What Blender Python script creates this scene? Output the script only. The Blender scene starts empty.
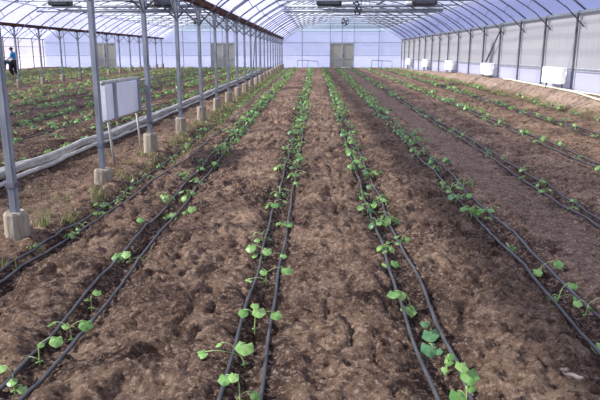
import bpy, bmesh, math, random
import numpy as np
from mathutils import Vector, Matrix, Euler
random.seed(7); rng = np.random.default_rng(11)
S = bpy.context.scene
COL = S.collection
PI = math.pi

# ------------------------------------------------------------------ materials
def newmat(name):
    m = bpy.data.materials.new(name); m.use_nodes = True
    nt = m.node_tree; nt.nodes.clear()
    out = nt.nodes.new('ShaderNodeOutputMaterial')
    return m, nt, out
def N(nt, t, **kw):
    n = nt.nodes.new(t)
    for k, v in kw.items():
        if k in n.inputs: n.inputs[k].default_value = v
        else: setattr(n, k, v)
    return n
def rgb(c): return (c[0], c[1], c[2], 1)
def ramp(nt, stops):
    r = nt.nodes.new('ShaderNodeValToRGB'); cr = r.color_ramp
    while len(cr.elements) < len(stops): cr.elements.new(0.5)
    for e, (p, c) in zip(cr.elements, stops): e.position = p; e.color = rgb(c)
    return r
def noisy(name, c1, c2, scale=8, rough=.8, metal=0, bump=0, stretch=(1,1,1), detail=4, spec=.3, lo=.35, hi=.65, obj=True):
    m, nt, out = newmat(name)
    tc = N(nt, 'ShaderNodeTexCoord'); mp = N(nt, 'ShaderNodeMapping'); mp.inputs['Scale'].default_value = stretch
    nt.links.new(tc.outputs['Object'], mp.inputs[0])
    no = N(nt, 'ShaderNodeTexNoise', Scale=scale, Detail=detail); nt.links.new(mp.outputs[0], no.inputs['Vector'])
    r = ramp(nt, [(lo, c1), (hi, c2)]); nt.links.new(no.outputs['Fac'], r.inputs[0])
    p = N(nt, 'ShaderNodeBsdfPrincipled', Roughness=rough, Metallic=metal)
    p.inputs['Specular IOR Level'].default_value = spec
    nt.links.new(r.outputs[0], p.inputs['Base Color'])
    if bump:
        b = N(nt, 'ShaderNodeBump', Strength=bump, Distance=.02); nt.links.new(no.outputs['Fac'], b.inputs['Height'])
        nt.links.new(b.outputs[0], p.inputs['Normal'])
    nt.links.new(p.outputs[0], out.inputs[0])
    return m
def film(name, clear_c, milk_c, clear=.5, scale=1.5, var=.12, stretch=(1,1,1), diffuse=.35):
    """greenhouse plastic: part clear, part milky (scatters light through and back)"""
    m, nt, out = newmat(name)
    tc = N(nt, 'ShaderNodeTexCoord'); mp = N(nt, 'ShaderNodeMapping'); mp.inputs['Scale'].default_value = stretch
    nt.links.new(tc.outputs['Object'], mp.inputs[0])
    no = N(nt, 'ShaderNodeTexNoise', Scale=scale, Detail=3); nt.links.new(mp.outputs[0], no.inputs['Vector'])
    mr = N(nt, 'ShaderNodeMapRange'); mr.inputs[1].default_value=.3; mr.inputs[2].default_value=.7
    mr.inputs[3].default_value = 1-clear-var; mr.inputs[4].default_value = 1-clear+var
    nt.links.new(no.outputs['Fac'], mr.inputs[0])
    tr = N(nt, 'ShaderNodeBsdfTransparent'); tr.inputs[0].default_value = rgb(clear_c)
    tl = N(nt, 'ShaderNodeBsdfTranslucent'); tl.inputs[0].default_value = rgb(milk_c)
    df = N(nt, 'ShaderNodeBsdfDiffuse'); df.inputs[0].default_value = rgb(milk_c)
    m1 = N(nt, 'ShaderNodeMixShader'); m1.inputs[0].default_value = diffuse
    nt.links.new(tl.outputs[0], m1.inputs[1]); nt.links.new(df.outputs[0], m1.inputs[2])
    m2 = N(nt, 'ShaderNodeMixShader'); nt.links.new(mr.outputs[0], m2.inputs[0])
    nt.links.new(tr.outputs[0], m2.inputs[1]); nt.links.new(m1.outputs[0], m2.inputs[2])
    nt.links.new(m2.outputs[0], out.inputs[0])
    return m
def leafmat(name, c1, c2, scale=3.0, trans=.35):
    m, nt, out = newmat(name)
    geo = N(nt, 'ShaderNodeNewGeometry')
    no = N(nt, 'ShaderNodeTexNoise', Scale=scale*6, Detail=3); nt.links.new(geo.outputs['Position'], no.inputs['Vector'])
    r = ramp(nt, [(.33, c1), (.67, c2)]); nt.links.new(no.outputs['Fac'], r.inputs[0])
    p = N(nt, 'ShaderNodeBsdfPrincipled', Roughness=.4); p.inputs['Specular IOR Level'].default_value = .45
    nt.links.new(r.outputs[0], p.inputs['Base Color'])
    t = N(nt, 'ShaderNodeBsdfTranslucent'); nt.links.new(r.outputs[0], t.inputs[0])
    mx = N(nt, 'ShaderNodeMixShader'); mx.inputs[0].default_value = trans
    nt.links.new(p.outputs[0], mx.inputs[1]); nt.links.new(t.outputs[0], mx.inputs[2])
    nt.links.new(mx.outputs[0], out.inputs[0])
    return m

M = {}
M['steel'] = noisy('galvanised_steel', (.20,.225,.27), (.32,.35,.40), 14, .5, .35, 0, (1,1,.2))
M['steel_dark'] = noisy('dark_steel', (.10,.105,.13), (.17,.18,.22), 10, .6, .3)  # dark tone carries the side posts' silhouette shade; also used on small fittings
M['steel_arch'] = noisy('arch_steel', (.11,.12,.16), (.19,.20,.25), 10, .55, .3)
M['rust'] = noisy('rusty_gutter_steel', (.055,.028,.022), (.14,.05,.035), 5, .8, .1, 0, (1,.6,1))
M['concrete'] = noisy('rough_concrete', (.16,.135,.105), (.36,.315,.255), 22, .95, 0, .6, (1,1,.12), 6)
M['white_metal'] = noisy('white_painted_metal', (.86,.87,.85), (.93,.94,.91), 4, .45)
M['panel_film'] = noisy('white_plastic_panel', (.74,.76,.86), (.82,.84,.92), 3, .5)
M['hose_grey'] = noisy('pale_grey_hose', (.34,.335,.31), (.52,.51,.48), 9, .55)
M['hose_cream'] = noisy('cream_hose', (.62,.60,.45), (.72,.70,.55), 9, .6)
M['drip'] = noisy('black_drip_hose', (.028,.028,.032), (.06,.06,.066), 6, .45, 0, 0, spec=.5)
M['dark'] = noisy('dark_unit', (.02,.022,.03), (.04,.045,.055), 6, .5)
M['alu'] = noisy('bare_aluminium', (.42,.45,.48), (.6,.63,.66), 6, .4, .6)
M['film_roof'] = film('roof_film', (.80,.86,.98), (.66,.70,.86), .70, .8, .10, (1,.3,1), .25)
M['film_band'] = film('eave_film', (.70,.71,.93), (.56,.56,.78), .5, .8, .06, (1,.3,1), .4)
M['film_end'] = film('end_wall_film', (.70,.75,.98), (.60,.64,.90), .5, .45, .14, (1,1,.5), .4)
M['film_gable'] = film('gable_film', (.72,.86,1.0), (.70,.82,.98), .6, .6, .08, (1,1,1), .3)
M['film_left'] = film('side_wall_film', (.84,.83,.95), (.42,.40,.50), .55, .5, .1, (1,1,1), .3)
M['curtain'] = film('rolled_side_curtain', (.50,.50,.54), (.36,.355,.375), .10, 3.0, .08, (1,5,.25), .6)
M['skirt'] = film('skirt_film', (.75,.75,.90), (.50,.50,.62), .15, .8, .06, (1,1,1), .55)
M['door'] = film('door_film', (.62,.62,.58), (.50,.50,.46), .18, 1.2, .12, (1,1,.6), .5)
M['leaf'] = leafmat('seedling_leaf', (.10,.25,.06), (.26,.46,.14))
M['leaf_pale'] = leafmat('young_pale_leaf', (.22,.42,.11), (.36,.55,.20))
M['leaf_blue'] = leafmat('blue_green_leaf', (.07,.19,.09), (.14,.30,.14))
M['leaf_far'] = leafmat('row_leaf', (.09,.15,.05), (.40,.42,.13), .9)
M['stem'] = leafmat('seedling_stem', (.30,.42,.15), (.42,.55,.24), 5, .2)
M['weed'] = leafmat('weed_blade', (.09,.13,.035), (.27,.27,.10), 1.6, .3)
M['dead'] = noisy('dead_leaf', (.32,.24,.19), (.55,.46,.40), 18, .9)
M['skin'] = noisy('skin', (.30,.17,.11), (.36,.21,.14), 6, .6)
M['hair'] = noisy('black_hair', (.01,.01,.012), (.02,.02,.022), 20, .6)
M['blue'] = noisy('blue_cloth', (.02,.22,.50), (.04,.32,.62), 6, .9)
M['teal'] = noisy('dark_teal_cloth', (.04,.12,.16), (.07,.18,.22), 6, .9)
M['black'] = noisy('black_cloth', (.012,.012,.018), (.03,.03,.04), 6, .9)

# soil: mixed tones (dry crumbs, darker strips beside the drip hoses, straw on the bank)
ROWX = [-2.36, -1.58, -.36, .72, 1.81, 2.94, 4.22, 5.35, 6.35]
def soil():
    m, nt, out = newmat('tilled_soil')
    geo = N(nt, 'ShaderNodeNewGeometry')
    def noise(s, d=5, r=.6):
        n = N(nt, 'ShaderNodeTexNoise', Scale=s, Detail=d, Roughness=r); nt.links.new(geo.outputs['Position'], n.inputs['Vector']); return n
    n1 = noise(1.1, 6, .65); n2 = noise(11, 10, .78); n3 = noise(34, 6, .8)
    base = ramp(nt, [(.38, (.070,.040,.029)), (.50, (.175,.112,.080)), (.62, (.36,.25,.175))])
    mixn = N(nt, 'ShaderNodeMix'); mixn.data_type='FLOAT'; mixn.inputs[0].default_value=.55
    nt.links.new(n1.outputs['Fac'], mixn.inputs[2]); nt.links.new(n2.outputs['Fac'], mixn.inputs[3])
    nt.links.new(mixn.outputs[0], base.inputs[0])
    def attr(a):
        x = N(nt, 'ShaderNodeAttribute'); x.attribute_name = a; return x.outputs['Fac']
    def mix(fac, a, col):
        x = N(nt, 'ShaderNodeMix'); x.data_type='RGBA'
        nt.links.new(fac, x.inputs[0]); nt.links.new(a, x.inputs[6]); x.inputs[7].default_value = rgb(col); return x.outputs[2]
    def modul(f, n, lo, hi):
        mr = N(nt, 'ShaderNodeMapRange'); nt.links.new(n.outputs['Fac'], mr.inputs[0]); mr.inputs[1].default_value=lo; mr.inputs[2].default_value=hi
        mu = N(nt, 'ShaderNodeMath', operation='MULTIPLY'); nt.links.new(f, mu.inputs[0]); nt.links.new(mr.outputs[0], mu.inputs[1]); return mu.outputs[0]
    c = mix(modul(attr('dark_soil'), noise(9,8,.75), .30, .52), base.outputs[0], (.042,.024,.021))
    c = mix(attr('grey'), c, (.155,.108,.088))
    c = mix(modul(attr('straw'), noise(6,6), .30, .60), c, (.40,.30,.245))
    c = mix(modul(attr('moss'), noise(4,6), .38, .62), c, (.17,.15,.065))
    sp = ramp(nt, [(.515,(0,0,0)),(.60,(1,1,1))]); nt.links.new(n3.outputs['Fac'], sp.inputs[0])
    mu = N(nt, 'ShaderNodeMath', operation='MULTIPLY'); mu.inputs[1].default_value=.75; nt.links.new(sp.outputs[0], mu.inputs[0])
    c = mix(mu.outputs[0], c, (.50,.375,.285))
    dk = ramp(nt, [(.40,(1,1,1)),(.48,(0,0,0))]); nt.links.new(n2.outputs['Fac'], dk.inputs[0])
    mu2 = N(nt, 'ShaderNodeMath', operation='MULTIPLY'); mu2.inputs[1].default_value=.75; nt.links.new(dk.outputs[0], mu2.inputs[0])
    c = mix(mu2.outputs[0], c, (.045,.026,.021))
    p = N(nt, 'ShaderNodeBsdfPrincipled', Roughness=.95); p.inputs['Specular IOR Level'].default_value=.1
    nt.links.new(c, p.inputs['Base Color'])
    ad = N(nt, 'ShaderNodeMath', operation='ADD'); nt.links.new(n2.outputs['Fac'], ad.inputs[0]); nt.links.new(n3.outputs['Fac'], ad.inputs[1])
    b = N(nt, 'ShaderNodeBump', Strength=1.0, Distance=.045); nt.links.new(ad.outputs[0], b.inputs['Height']); nt.links.new(b.outputs[0], p.inputs['Normal'])
    nt.links.new(p.outputs[0], out.inputs[0])
    return m
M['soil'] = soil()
M['outside'] = noisy('pale_dry_ground', (.36,.37,.44), (.46,.47,.56), .4, .95)

# ------------------------------------------------------------------ helpers
class MB:
    def __init__(s): s.v = []; s.f = []; s.m = []
    def add(s, vs, fs, mi=0):
        o = len(s.v); s.v += [tuple(v) for v in vs]; s.f += [tuple(i+o for i in f) for f in fs]; s.m += [mi]*len(fs)
    def box(s, c, d, rot=None, mi=0, bev=0):
        bm = bmesh.new(); bmesh.ops.create_cube(bm, size=1)
        bmesh.ops.scale(bm, vec=d, verts=bm.verts)
        if bev: bmesh.ops.bevel(bm, geom=bm.edges[:], offset=bev, segments=2, affect='EDGES')
        if rot is not None: bmesh.ops.transform(bm, matrix=rot, verts=bm.verts)
        bmesh.ops.translate(bm, vec=c, verts=bm.verts)
        bm.verts.ensure_lookup_table()
        s.add([v.co[:] for v in bm.verts], [[v.index for v in f.verts] for f in bm.faces], mi); bm.free()
    def tube(s, pts, r, n=8, cap=True, mi=0):
        pts = [Vector(p) for p in pts]; L = len(pts)
        rr = r if isinstance(r, (list, tuple)) else [r]*L
        vs = []; prev = None
        for i, p in enumerate(pts):
            t = (pts[min(i+1, L-1)] - pts[max(i-1, 0)]).normalized()
            if prev is None:
                a = Vector((0,0,1)) if abs(t.z) < .9 else Vector((1,0,0))
                u = t.cross(a).normalized()
            else:
                u = (prev - t*prev.dot(t)).normalized()
            prev = u; w = t.cross(u)
            for k in range(n):
                an = 2*PI*k/n; vs.append(p + (u*math.cos(an) + w*math.sin(an))*rr[i])
        fs = [(i*n+k, i*n+(k+1)%n, (i+1)*n+(k+1)%n, (i+1)*n+k) for i in range(L-1) for k in range(n)]
        if cap: fs += [tuple(range(n))[::-1], tuple((L-1)*n+k for k in range(n))]
        s.add(vs, fs, mi)
    def mesh(s, name, mats, smooth=False):
        me = bpy.data.meshes.new(name); me.from_pydata(s.v, [], s.f)
        for m in (mats if isinstance(mats, (list, tuple)) else [mats]): me.materials.append(m)
        if any(s.m): me.polygons.foreach_set('material_index', s.m)
        if smooth: me.polygons.foreach_set('use_smooth', [True]*len(s.f))
        me.update(); return me
    def build(s, name, mats, parent=None, smooth=False, loc=None):
        o = bpy.data.objects.new(name, s.mesh(name, mats, smooth)); COL.objects.link(o)
        if parent: o.parent = parent
        if loc is not None: o.location = loc
        return o
def tag(o, label=None, cat=None, group=None, kind=None):
    if label: o['label'] = label
    if cat: o['category'] = cat
    if group: o['group'] = group
    if kind: o['kind'] = kind
    return o
def empty(name, loc, label=None, cat=None, group=None, rz=0):
    o = bpy.data.objects.new(name, None); COL.objects.link(o); o.location = loc; o.rotation_euler = (0,0,rz)
    o.empty_display_size = .1
    return tag(o, label, cat, group)
def children_of(o, allc): return allc.get(o.name, [])
def copy_tree(o, tree, parent=None):
    c = o.copy(); COL.objects.link(c)
    if parent: c.parent = parent
    for ch in tree.get(o, []): copy_tree(ch, tree, c)
    return c
def kids(o):
    t = {}
    for x in COL.objects:
        if x.parent: t.setdefault(x.parent, []).append(x)
    return t

# ------------------------------------------------------------------ noise and ground height
_tab = rng.random((256,256))
def vn(x, y):
    xi = np.floor(x).astype(int); yi = np.floor(y).astype(int); fx = x-xi; fy = y-yi
    fx = fx*fx*(3-2*fx); fy = fy*fy*(3-2*fy)
    a = _tab[xi&255, yi&255]; b = _tab[(xi+1)&255, yi&255]; c = _tab[xi&255, (yi+1)&255]; d = _tab[(xi+1)&255, (yi+1)&255]
    return (a*(1-fx)+b*fx)*(1-fy) + (c*(1-fx)+d*fx)*fy - .5
def ss(a, b, x):
    t = np.clip((x-a)/(b-a), 0, 1); return t*t*(3-2*t)
def gbase(x, y):
    x = np.asarray(x, float); y = np.asarray(y, float)
    z = .0092*y
    B = .53*(1-ss(24, 54, y))
    z = z + B*(.42*np.clip((x-3)/3.6, 0, 1)**1.3 + .58*ss(6.55, 7.15, x))
    z = z + .04*(1-ss(-22.9, -20.8, x))
    return z
LROWS = [-4.55-1.13*k for k in range(7)] + [-13.9-1.13*k for k in range(7)]
ALLR = ROWX + LROWS
def rowdist(x):
    return np.min(np.abs(np.asarray(x)[..., None]-np.array(ALLR)), axis=-1)
# hollows left by boots in the walkways
PRINTS = []
walk = [-.97, .18, 1.27, -2.0, 3.55, 4.8]
for wx in walk:
    y = 2.5
    while y < 22:
        PRINTS.append((wx+random.uniform(-.33,.33), y, random.uniform(.05,.085), random.uniform(.10,.17), random.uniform(-.6,.6), random.uniform(.02,.06)))
        y += random.uniform(.16,.42)
def ground(x, y, detail=True):
    x = np.asarray(x, float); y = np.asarray(y, float)
    z = gbase(x, y); d = rowdist(x)
    inb = (x > -2.6) | (x < -4.2)
    soft = np.where((x > 2.15) & (x < 2.65), .35, 1.0)
    z = z - np.where(inb, .075*np.exp(-(d/.17)**2), 0) + .02*soft
    if detail:
        amp = soft*np.where((x > 6.6), .5, 1.0)
        z = z + amp*(.07*vn(x*1.9+7, y*1.9) + .050*vn(x*4.6, y*4.6+31) + .028*vn(x*10.3+3, y*10.3) + .034*vn(x*24, y*24) + .024*vn(x*50, y*50))
        ridg = np.abs(vn(x*6.5+11, y*6.5+5))
        z = z - amp*.05*np.exp(-(ridg/.06)**2)*(vn(x*1.3, y*1.3) > 0)
        lo = y.min(); hi = y.max()
        if x.ndim == 2:
            for (px, py, a, b, r, dp) in PRINTS:
                rows = np.where(np.abs(y[:,0]-py) < .35)[0]
                if len(rows) == 0: continue
                cols = np.where(np.abs(x[0,:]-px) < .35)[0]
                if len(cols) == 0: continue
                sl = np.ix_(rows, cols)
                dx = x[sl]-px+.09*vn(x[sl]*9, y[sl]*9+4); dy = y[sl]-py+.09*vn(x[sl]*9+40, y[sl]*9)
                u = dx*math.cos(r)+dy*math.sin(r); w = -dx*math.sin(r)+dy*math.cos(r)
                q = (u/a)**2+(w/b)**2
                z[sl] += -dp*np.exp(-q**1.5) + dp*.45*np.exp(-((np.sqrt(q)-1.5)/.35)**2)
    return z
def gz(x, y): return float(gbase(np.array([x]), np.array([y]))[0])
def gd(x, y): return float(ground(np.array([x]), np.array([y]))[0])

ys = list(np.arange(-4, 2.3, .12)); y = 2.3
Y_END = 53.85
while y < Y_END: ys.append(y); y += max(.017, .0050*y)
ys.append(Y_END)
xs = [0.0]; x = 0
while x < 7.45: x += max(.021, .0125*x); xs.append(x)
neg = []; x = 0
while x > -23.2: x -= max(.021, .0125*abs(x)); neg.append(x)
xs = np.array(neg[::-1]+xs); ys = np.array(ys)
X, Y = np.meshgrid(xs, ys)
Z = ground(X, Y)
ny, nx = X.shape
me = bpy.data.meshes.new('floor')
co = np.stack([X, Y, Z], -1).reshape(-1, 3).astype(np.float32)
idx = np.arange(ny*nx).reshape(ny, nx)
quads = np.stack([idx[:-1,:-1], idx[:-1,1:], idx[1:,1:], idx[1:,:-1]], -1).reshape(-1, 4)
me.vertices.add(len(co)); me.vertices.foreach_set('co', co.ravel())
me.loops.add(quads.size); me.loops.foreach_set('vertex_index', quads.ravel().astype(np.int32))
me.polygons.add(len(quads)); me.polygons.foreach_set('loop_start', (np.arange(len(quads))*4).astype(np.int32))
me.polygons.foreach_set('loop_total', np.full(len(quads), 4, np.int32))
me.update(calc_edges=True)
me.polygons.foreach_set('use_smooth', np.ones(len(quads), bool))
def fattr(name, a):
    t = me.attributes.new(name, 'FLOAT', 'POINT'); t.data.foreach_set('value', a.ravel().astype(np.float32))
D = rowdist(X)
inb = ((X > -2.6) | (X < -4.2)) & (X < 6.6)
fattr('dark_soil', np.where(inb, np.clip(1.15*np.exp(-(D/(.19+.16*vn(X*2.6, Y*1.6)))**2)*np.clip(1.15+.9*vn(X*1.1, Y*.9+9), 0, 1.1) + 1.1*np.clip(3.2*(vn(X*2.3+50, Y*1.9)+.5*vn(X*6, Y*5)-.22), 0, .8), 0, 1), 0) + ss(2.9, 3.8, -X)*(.72+.7*vn(X*1.5, Y*1.5)))  # darker tone beside the hose rows, in patches and across the left bays
fattr('grey', .75*ss(2.05, 2.2, X+.12*vn(X*3, Y*3))*(1-ss(2.6, 2.85, X+.1*vn(X*3, Y*3))))
fattr('straw', ss(6.45, 6.85, X+.35*vn(X*2, Y*1.4)))
fattr('moss', ss(-2.95, -2.75, X+.4*vn(X*2, Y*2))*(1-ss(-2.35, -2.05, X+.3*vn(X*2.3, Y*2.3)))*.9*ss(7, 16, Y) + .8*ss(5.9, 6.3, X)*(1-ss(6.6, 6.8, X)))
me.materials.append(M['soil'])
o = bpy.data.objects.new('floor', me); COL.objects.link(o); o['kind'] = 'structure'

# ground outside the greenhouse
XL, XR = -23.05, 7.3
b = MB()
for (x0, x1, y0, y1) in [(-90, 90, Y_END+.15, 140), (XR+.2, 90, -30, Y_END+.15), (-90, XL-.2, -30, Y_END+.15), (XL-.2, XR+.2, -30, -4)]:
    b.add([(x0,y0,.0092*y0-.02),(x1,y0,.0092*y0-.02),(x1,y1,.0092*y1-.02),(x0,y1,.0092*y1-.02)], [(0,1,2,3)])
b.build('ground_outside', M['outside'])['kind'] = 'structure'

# ------------------------------------------------------------------ the frame of the house
CAMZ = 1.751
EAVE = CAMZ + 1.09
BAYS = [(-2.75, 7.3, 'right-hand bay'), (-12.9, -2.75, 'middle bay'), (-23.05, -12.9, 'far left bay')]
RISE = 1.75
def arch_z(x, x0, x1, off=0.0):
    a = (x1-x0)/2; c = (x0+x1)/2; R = (a*a+RISE*RISE)/(2*RISE); cy = EAVE-(R-RISE)
    R2 = R+off
    return cy + math.sqrt(max(R2*R2-(x-c)**2, 0))
def arch_pts(x0, x1, n=28, off=0.0, s0=0.0, s1=1.0):
    a = (x1-x0)/2; c = (x0+x1)/2; R = (a*a+RISE*RISE)/(2*RISE); cy = EAVE-(R-RISE)
    A = math.asin(a/R)
    return [(c+(R+off)*math.sin(-A+2*A*(s0+(s1-s0)*i/n)), cy+(R+off)*math.cos(-A+2*A*(s0+(s1-s0)*i/n))) for i in range(n+1)]
POSTY = [5.5]+[5.45+2.42*k for k in range(1, 20)]+[Y_END-.40]
TIE = CAMZ+1.93

def make_arch(bi):
    x0, x1, bn = BAYS[bi]
    t = empty('roof_arch', ((x0+x1)/2, 0, EAVE), 'curved double-pipe steel roof arch with a level tie pipe over the %s' % bn, 'roof arch', 'steel roof arches over the %s' % bn)
    c = (x0+x1)/2
    def L(p): return (p[0]-c, 0, p[1]-EAVE)
    b = MB(); b.tube([L(p) for p in arch_pts(x0, x1)], .026, 6); b.build('outer_chord', M['steel_arch'], t, True)
    inner = arch_pts(x0, x1, 28, -.26, .045, .955)
    for seg in ([(x0+.03, EAVE-.42)]+inner[:11], inner[18:]+[(x1-.03, EAVE-.42)]):   # runs down to the posts as a knee
        b = MB(); b.tube([L(p) for p in seg], .018, 5); b.build('inner_chord', M['steel_arch'], t, True)
    outer = arch_pts(x0, x1, 28, 0, .045, .955)
    for i in (1, 4, 7, 10, 18, 21, 24, 27):
        b = MB(); b.tube([L(outer[i]), L(inner[i])], .011, 5); b.build('strut', M['steel_arch'], t, True)
    b = MB(); a = (x1-x0)/2; R = (a*a+RISE*RISE)/(2*RISE); cy = EAVE-(R-RISE)
    hw = math.sqrt(R*R-(TIE-cy)**2)
    b.tube([(-hw, 0, TIE-EAVE), (hw, 0, TIE-EAVE)], .026, 6)
    b.tube([(0, 0, TIE-EAVE), (0, 0, RISE)], .012, 5)
    b.build('tie_pipe', M['steel_arch'], t, True)
    return t
for bi in range(3):
    t = make_arch(bi); tree = kids(t)
    first = True
    for k in range(-3, 20):
        yy = 5.45+2.42*k
        o = t if first else copy_tree(t, tree)
        first = False
        o.location.y = yy

# posts between the bays (concrete footings) and along the side walls
def post(kind, x, yy, zb, label, group, arms=(1,-1), foot=True, fh=.34):
    h = EAVE-zb
    t = empty('steel_post', (x, yy, zb), label, 'post', group)
    if foot:
        b = MB(); b.box((0,0,(h+.22)/2), (.074,.074,h-.22), bev=.012)
        b.build('column', M['steel'], t)
        fm = MB(); n = 14; vs = []; jr = random.Random(int(yy*100))
        lev = [(-.12,.118),(0,.118),(.10,.114),(fh-.02,.110),(fh,.098)]
        offs = [jr.uniform(-.009,.009) for _ in range(n)]
        for (lz, lr) in lev:
            for i in range(n):
                a = 2*PI*i/n; r = lr+offs[i]+jr.uniform(-.003,.003)
                vs.append((r*math.cos(a), r*math.sin(a), lz+(jr.uniform(-.012,.008) if lz > .18 else 0)))
        fs = [(j*n+i, j*n+(i+1)%n, (j+1)*n+(i+1)%n, (j+1)*n+i) for j in range(len(lev)-1) for i in range(n)]
        fs.append(tuple((len(lev)-1)*n+i for i in range(n)))
        fm.add(vs, fs); fm.build('concrete_footing', M['concrete'], t)
        # clamp ring low on the column
        c = MB(); c.box((0,0,.52), (.092,.092,.05), bev=.006); c.build('clamp', M['steel_dark'], t)
    else:
        b = MB(); b.box((0,0,h/2-.03), (.06,.06,h+.06), bev=.01); b.build('column', M['steel_dark'], t)
    for s in arms:
        a = MB(); a.tube([(0,0,h-.50), (0,s*.42,h-.04)], .016, 6); a.build('brace_arm', M['steel'] if foot else M['steel_dark'], t, True)
    return t
ordn = ['nearest', 'second nearest', 'third nearest', 'fourth nearest', 'fifth nearest', 'sixth nearest', 'seventh nearest', 'eighth nearest', 'ninth nearest', 'tenth nearest']
for k, yy in enumerate(POSTY):
    lab = '%s grey steel post on a concrete footing beside the left row of seedlings' % ordn[k] if k < 10 else 'grey steel post far down the line between right and middle bay'
    post('in', -2.75 if k else -2.77, yy, gz(-2.75, yy), lab, None if k < 10 else 'far posts between the right and middle bay', fh=(.27, .21)[k] if k < 2 else .34)
for k, yy in enumerate(POSTY):
    if yy < 24: continue
    post('in', -12.9, yy, gz(-12.9, yy), 'grey steel post under the rusty gutter between middle and far left bay', 'posts between the middle and far left bay')
rk = 0
for k, yy in enumerate(POSTY):
    if yy < 15: continue
    lab = '%s dark steel post along the right side wall' % ordn[rk] if rk < 6 else 'dark steel post at the far part of the right side wall'
    rk += 1
    post('side', XR-.06, yy+(.42 if k < 20 else 0), gz(XR-.06, yy)-.05, lab, None if rk <= 6 else 'far posts of the right side wall', arms=(), foot=False)
for k, yy in enumerate(POSTY):
    if yy < 42: continue
    post('side', XL+.06, yy, gz(XL+.06, yy)-.05, 'thin dark steel post of the far left side wall', 'posts of the far left side wall', arms=(), foot=False)

# gutters, eave rails, purlins
YA, YB = -3.0, Y_END
for gx, lab in ((-2.75, 'rusty brown steel gutter above the posts right beside the centre rows'), (-12.9, 'rusty brown steel gutter farther left, over the middle bay boundary')):
    t = empty('gutter', (gx, 0, EAVE), lab, 'gutter')
    b = MB(); prof = [(-.13,.12),(-.085,.0),(.085,.0),(.13,.12),(.115,.12),(.075,.015),(-.075,.015),(-.115,.12)]
    n = len(prof); vs = [(p[0], yv, p[1]) for yv in (YA, YB) for p in prof]
    b.add(vs, [(i, (i+1)%n, n+(i+1)%n, n+i) for i in range(n)]+[tuple(range(n))[::-1], tuple(range(n, 2*n))])
    b.build('trough', M['rust'], t)
    for yv in POSTY[1:-1]:
        b = MB(); b.box((0, yv, -.02), (.22, .10, .035)); b.build('bracket', M['steel_dark'], t)
for ex, lab in ((XR-.05, 'long steel eave rail along the top of the right side wall'), (XL+.05, 'long steel eave rail along the top of the far left wall')):
    b = MB(); b.box((ex, (YA+YB)/2, EAVE-.01), (.07, YB-YA, .07)); tag(b.build('eave_rail', M['steel']), lab, 'rail')
for bi, (x0, x1, bn) in enumerate(BAYS):
    for s in (.14, .23, .32, .41, .5, .59, .68, .77, .86):
        p = arch_pts(x0, x1, 1, -.03, s, s)[0]
        b = MB(); b.tube([(p[0], YA, p[1]), (p[0], YB, p[1])], .014, 5)
        tag(b.build('purlin', M['steel_arch'], smooth=True), 'thin long steel purlin running down the roof of the %s' % bn, 'purlin', 'purlins of the %s' % bn)
# diagonal wind braces
for (p, q, lab) in [((-2.75, 29.6, EAVE-.05), (-2.75, 27.6, gz(-2.75, 27.6)+.25), 'slanting steel brace between two posts of the near post line'),
                    ((XR-.12, 24.8, EAVE-.05), (XR-.12, 26.9, CAMZ-.4), 'slanting steel brace on the right side wall'),
                    ((-22.9, 43.6, 2.75), (-22.9, 46.3, 1.1), 'slanting steel brace at the far left wall behind the standing worker')]:
    b = MB(); b.tube([p, q], .03, 8); tag(b.build('wind_brace', M['steel_dark'], smooth=True), lab, 'brace')

# ------------------------------------------------------------------ plastic skins
def sheet(pts2, y0, y1, ny=2):
    b = MB(); n = len(pts2)
    vs = [(p[0], y0+(y1-y0)*j/ny, p[1]) for j in range(ny+1) for p in pts2]
    b.add(vs, [(j*n+i, j*n+i+1, (j+1)*n+i+1, (j+1)*n+i) for j in range(ny) for i in range(n-1)])
    return b
for bi, (x0, x1, bn) in enumerate(BAYS):
    o = sheet(arch_pts(x0, x1, 32, .035, .0, 1.0), YA, YB).build('ceiling', M['film_roof'], smooth=True); o['kind'] = 'structure'
    for s0, s1, side in ((.0, .15, 'left'), (.87, 1.0, 'right')):
        o = sheet(arch_pts(x0, x1, 6, .055, s0, s1), YA, YB).build('vent_film', M['film_band'], smooth=True)
        tag(o, 'bluish roll-up vent film along the lower %s slope of the %s roof' % (side, bn), 'vent film')
# right side wall: grey curtain above a rail, paler skirt below
RAIL = CAMZ-.44
b = MB()
yy = np.linspace(-3, YB, 90)
vs = []; 
for yv in yy:
    w = .012*math.sin(yv*9.1)+.01*math.sin(yv*3.7)
    vs += [(XR+.03, yv, EAVE), (XR+.03+w, yv, (EAVE+RAIL)/2), (XR+.03+w*.5, yv, RAIL)]
b.add(vs, [(j*3+i, j*3+i+1, (j+1)*3+i+1, (j+1)*3+i) for j in range(len(yy)-1) for i in range(2)])
wr = b.build('wall_right', M['curtain'], smooth=True); wr['kind'] = 'structure'
b = MB(); b.add([(XR+.03, -3, RAIL), (XR+.03, YB, RAIL), (XR+.03, YB, .0), (XR+.03, -3, -.2)], [(0,1,2,3)])
b.build('skirt', M['skirt'], wr)
b = MB(); b.tube([(XR-.02, -3, RAIL), (XR-.02, YB, RAIL)], .022, 6)
b.tube([(XR-.02, -3, RAIL-.07), (XR-.02, YB, RAIL-.05)], .012, 6)
b.build('side_rail', M['alu'], wr)
# left wall
b = MB(); b.add([(XL-.03, -3, EAVE), (XL-.03, YB, EAVE), (XL-.03, YB, .3), (XL-.03, -3, .0)], [(0,1,2,3)])
wl = b.build('wall_left', M['film_left']); wl['kind'] = 'structure'
b = MB()
for h in (CAMZ-.35, CAMZ+.45): b.tube([(XL, -3, h), (XL, YB, h)], .02, 6)
b.build('side_rail', M['steel'], wl)
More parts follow.
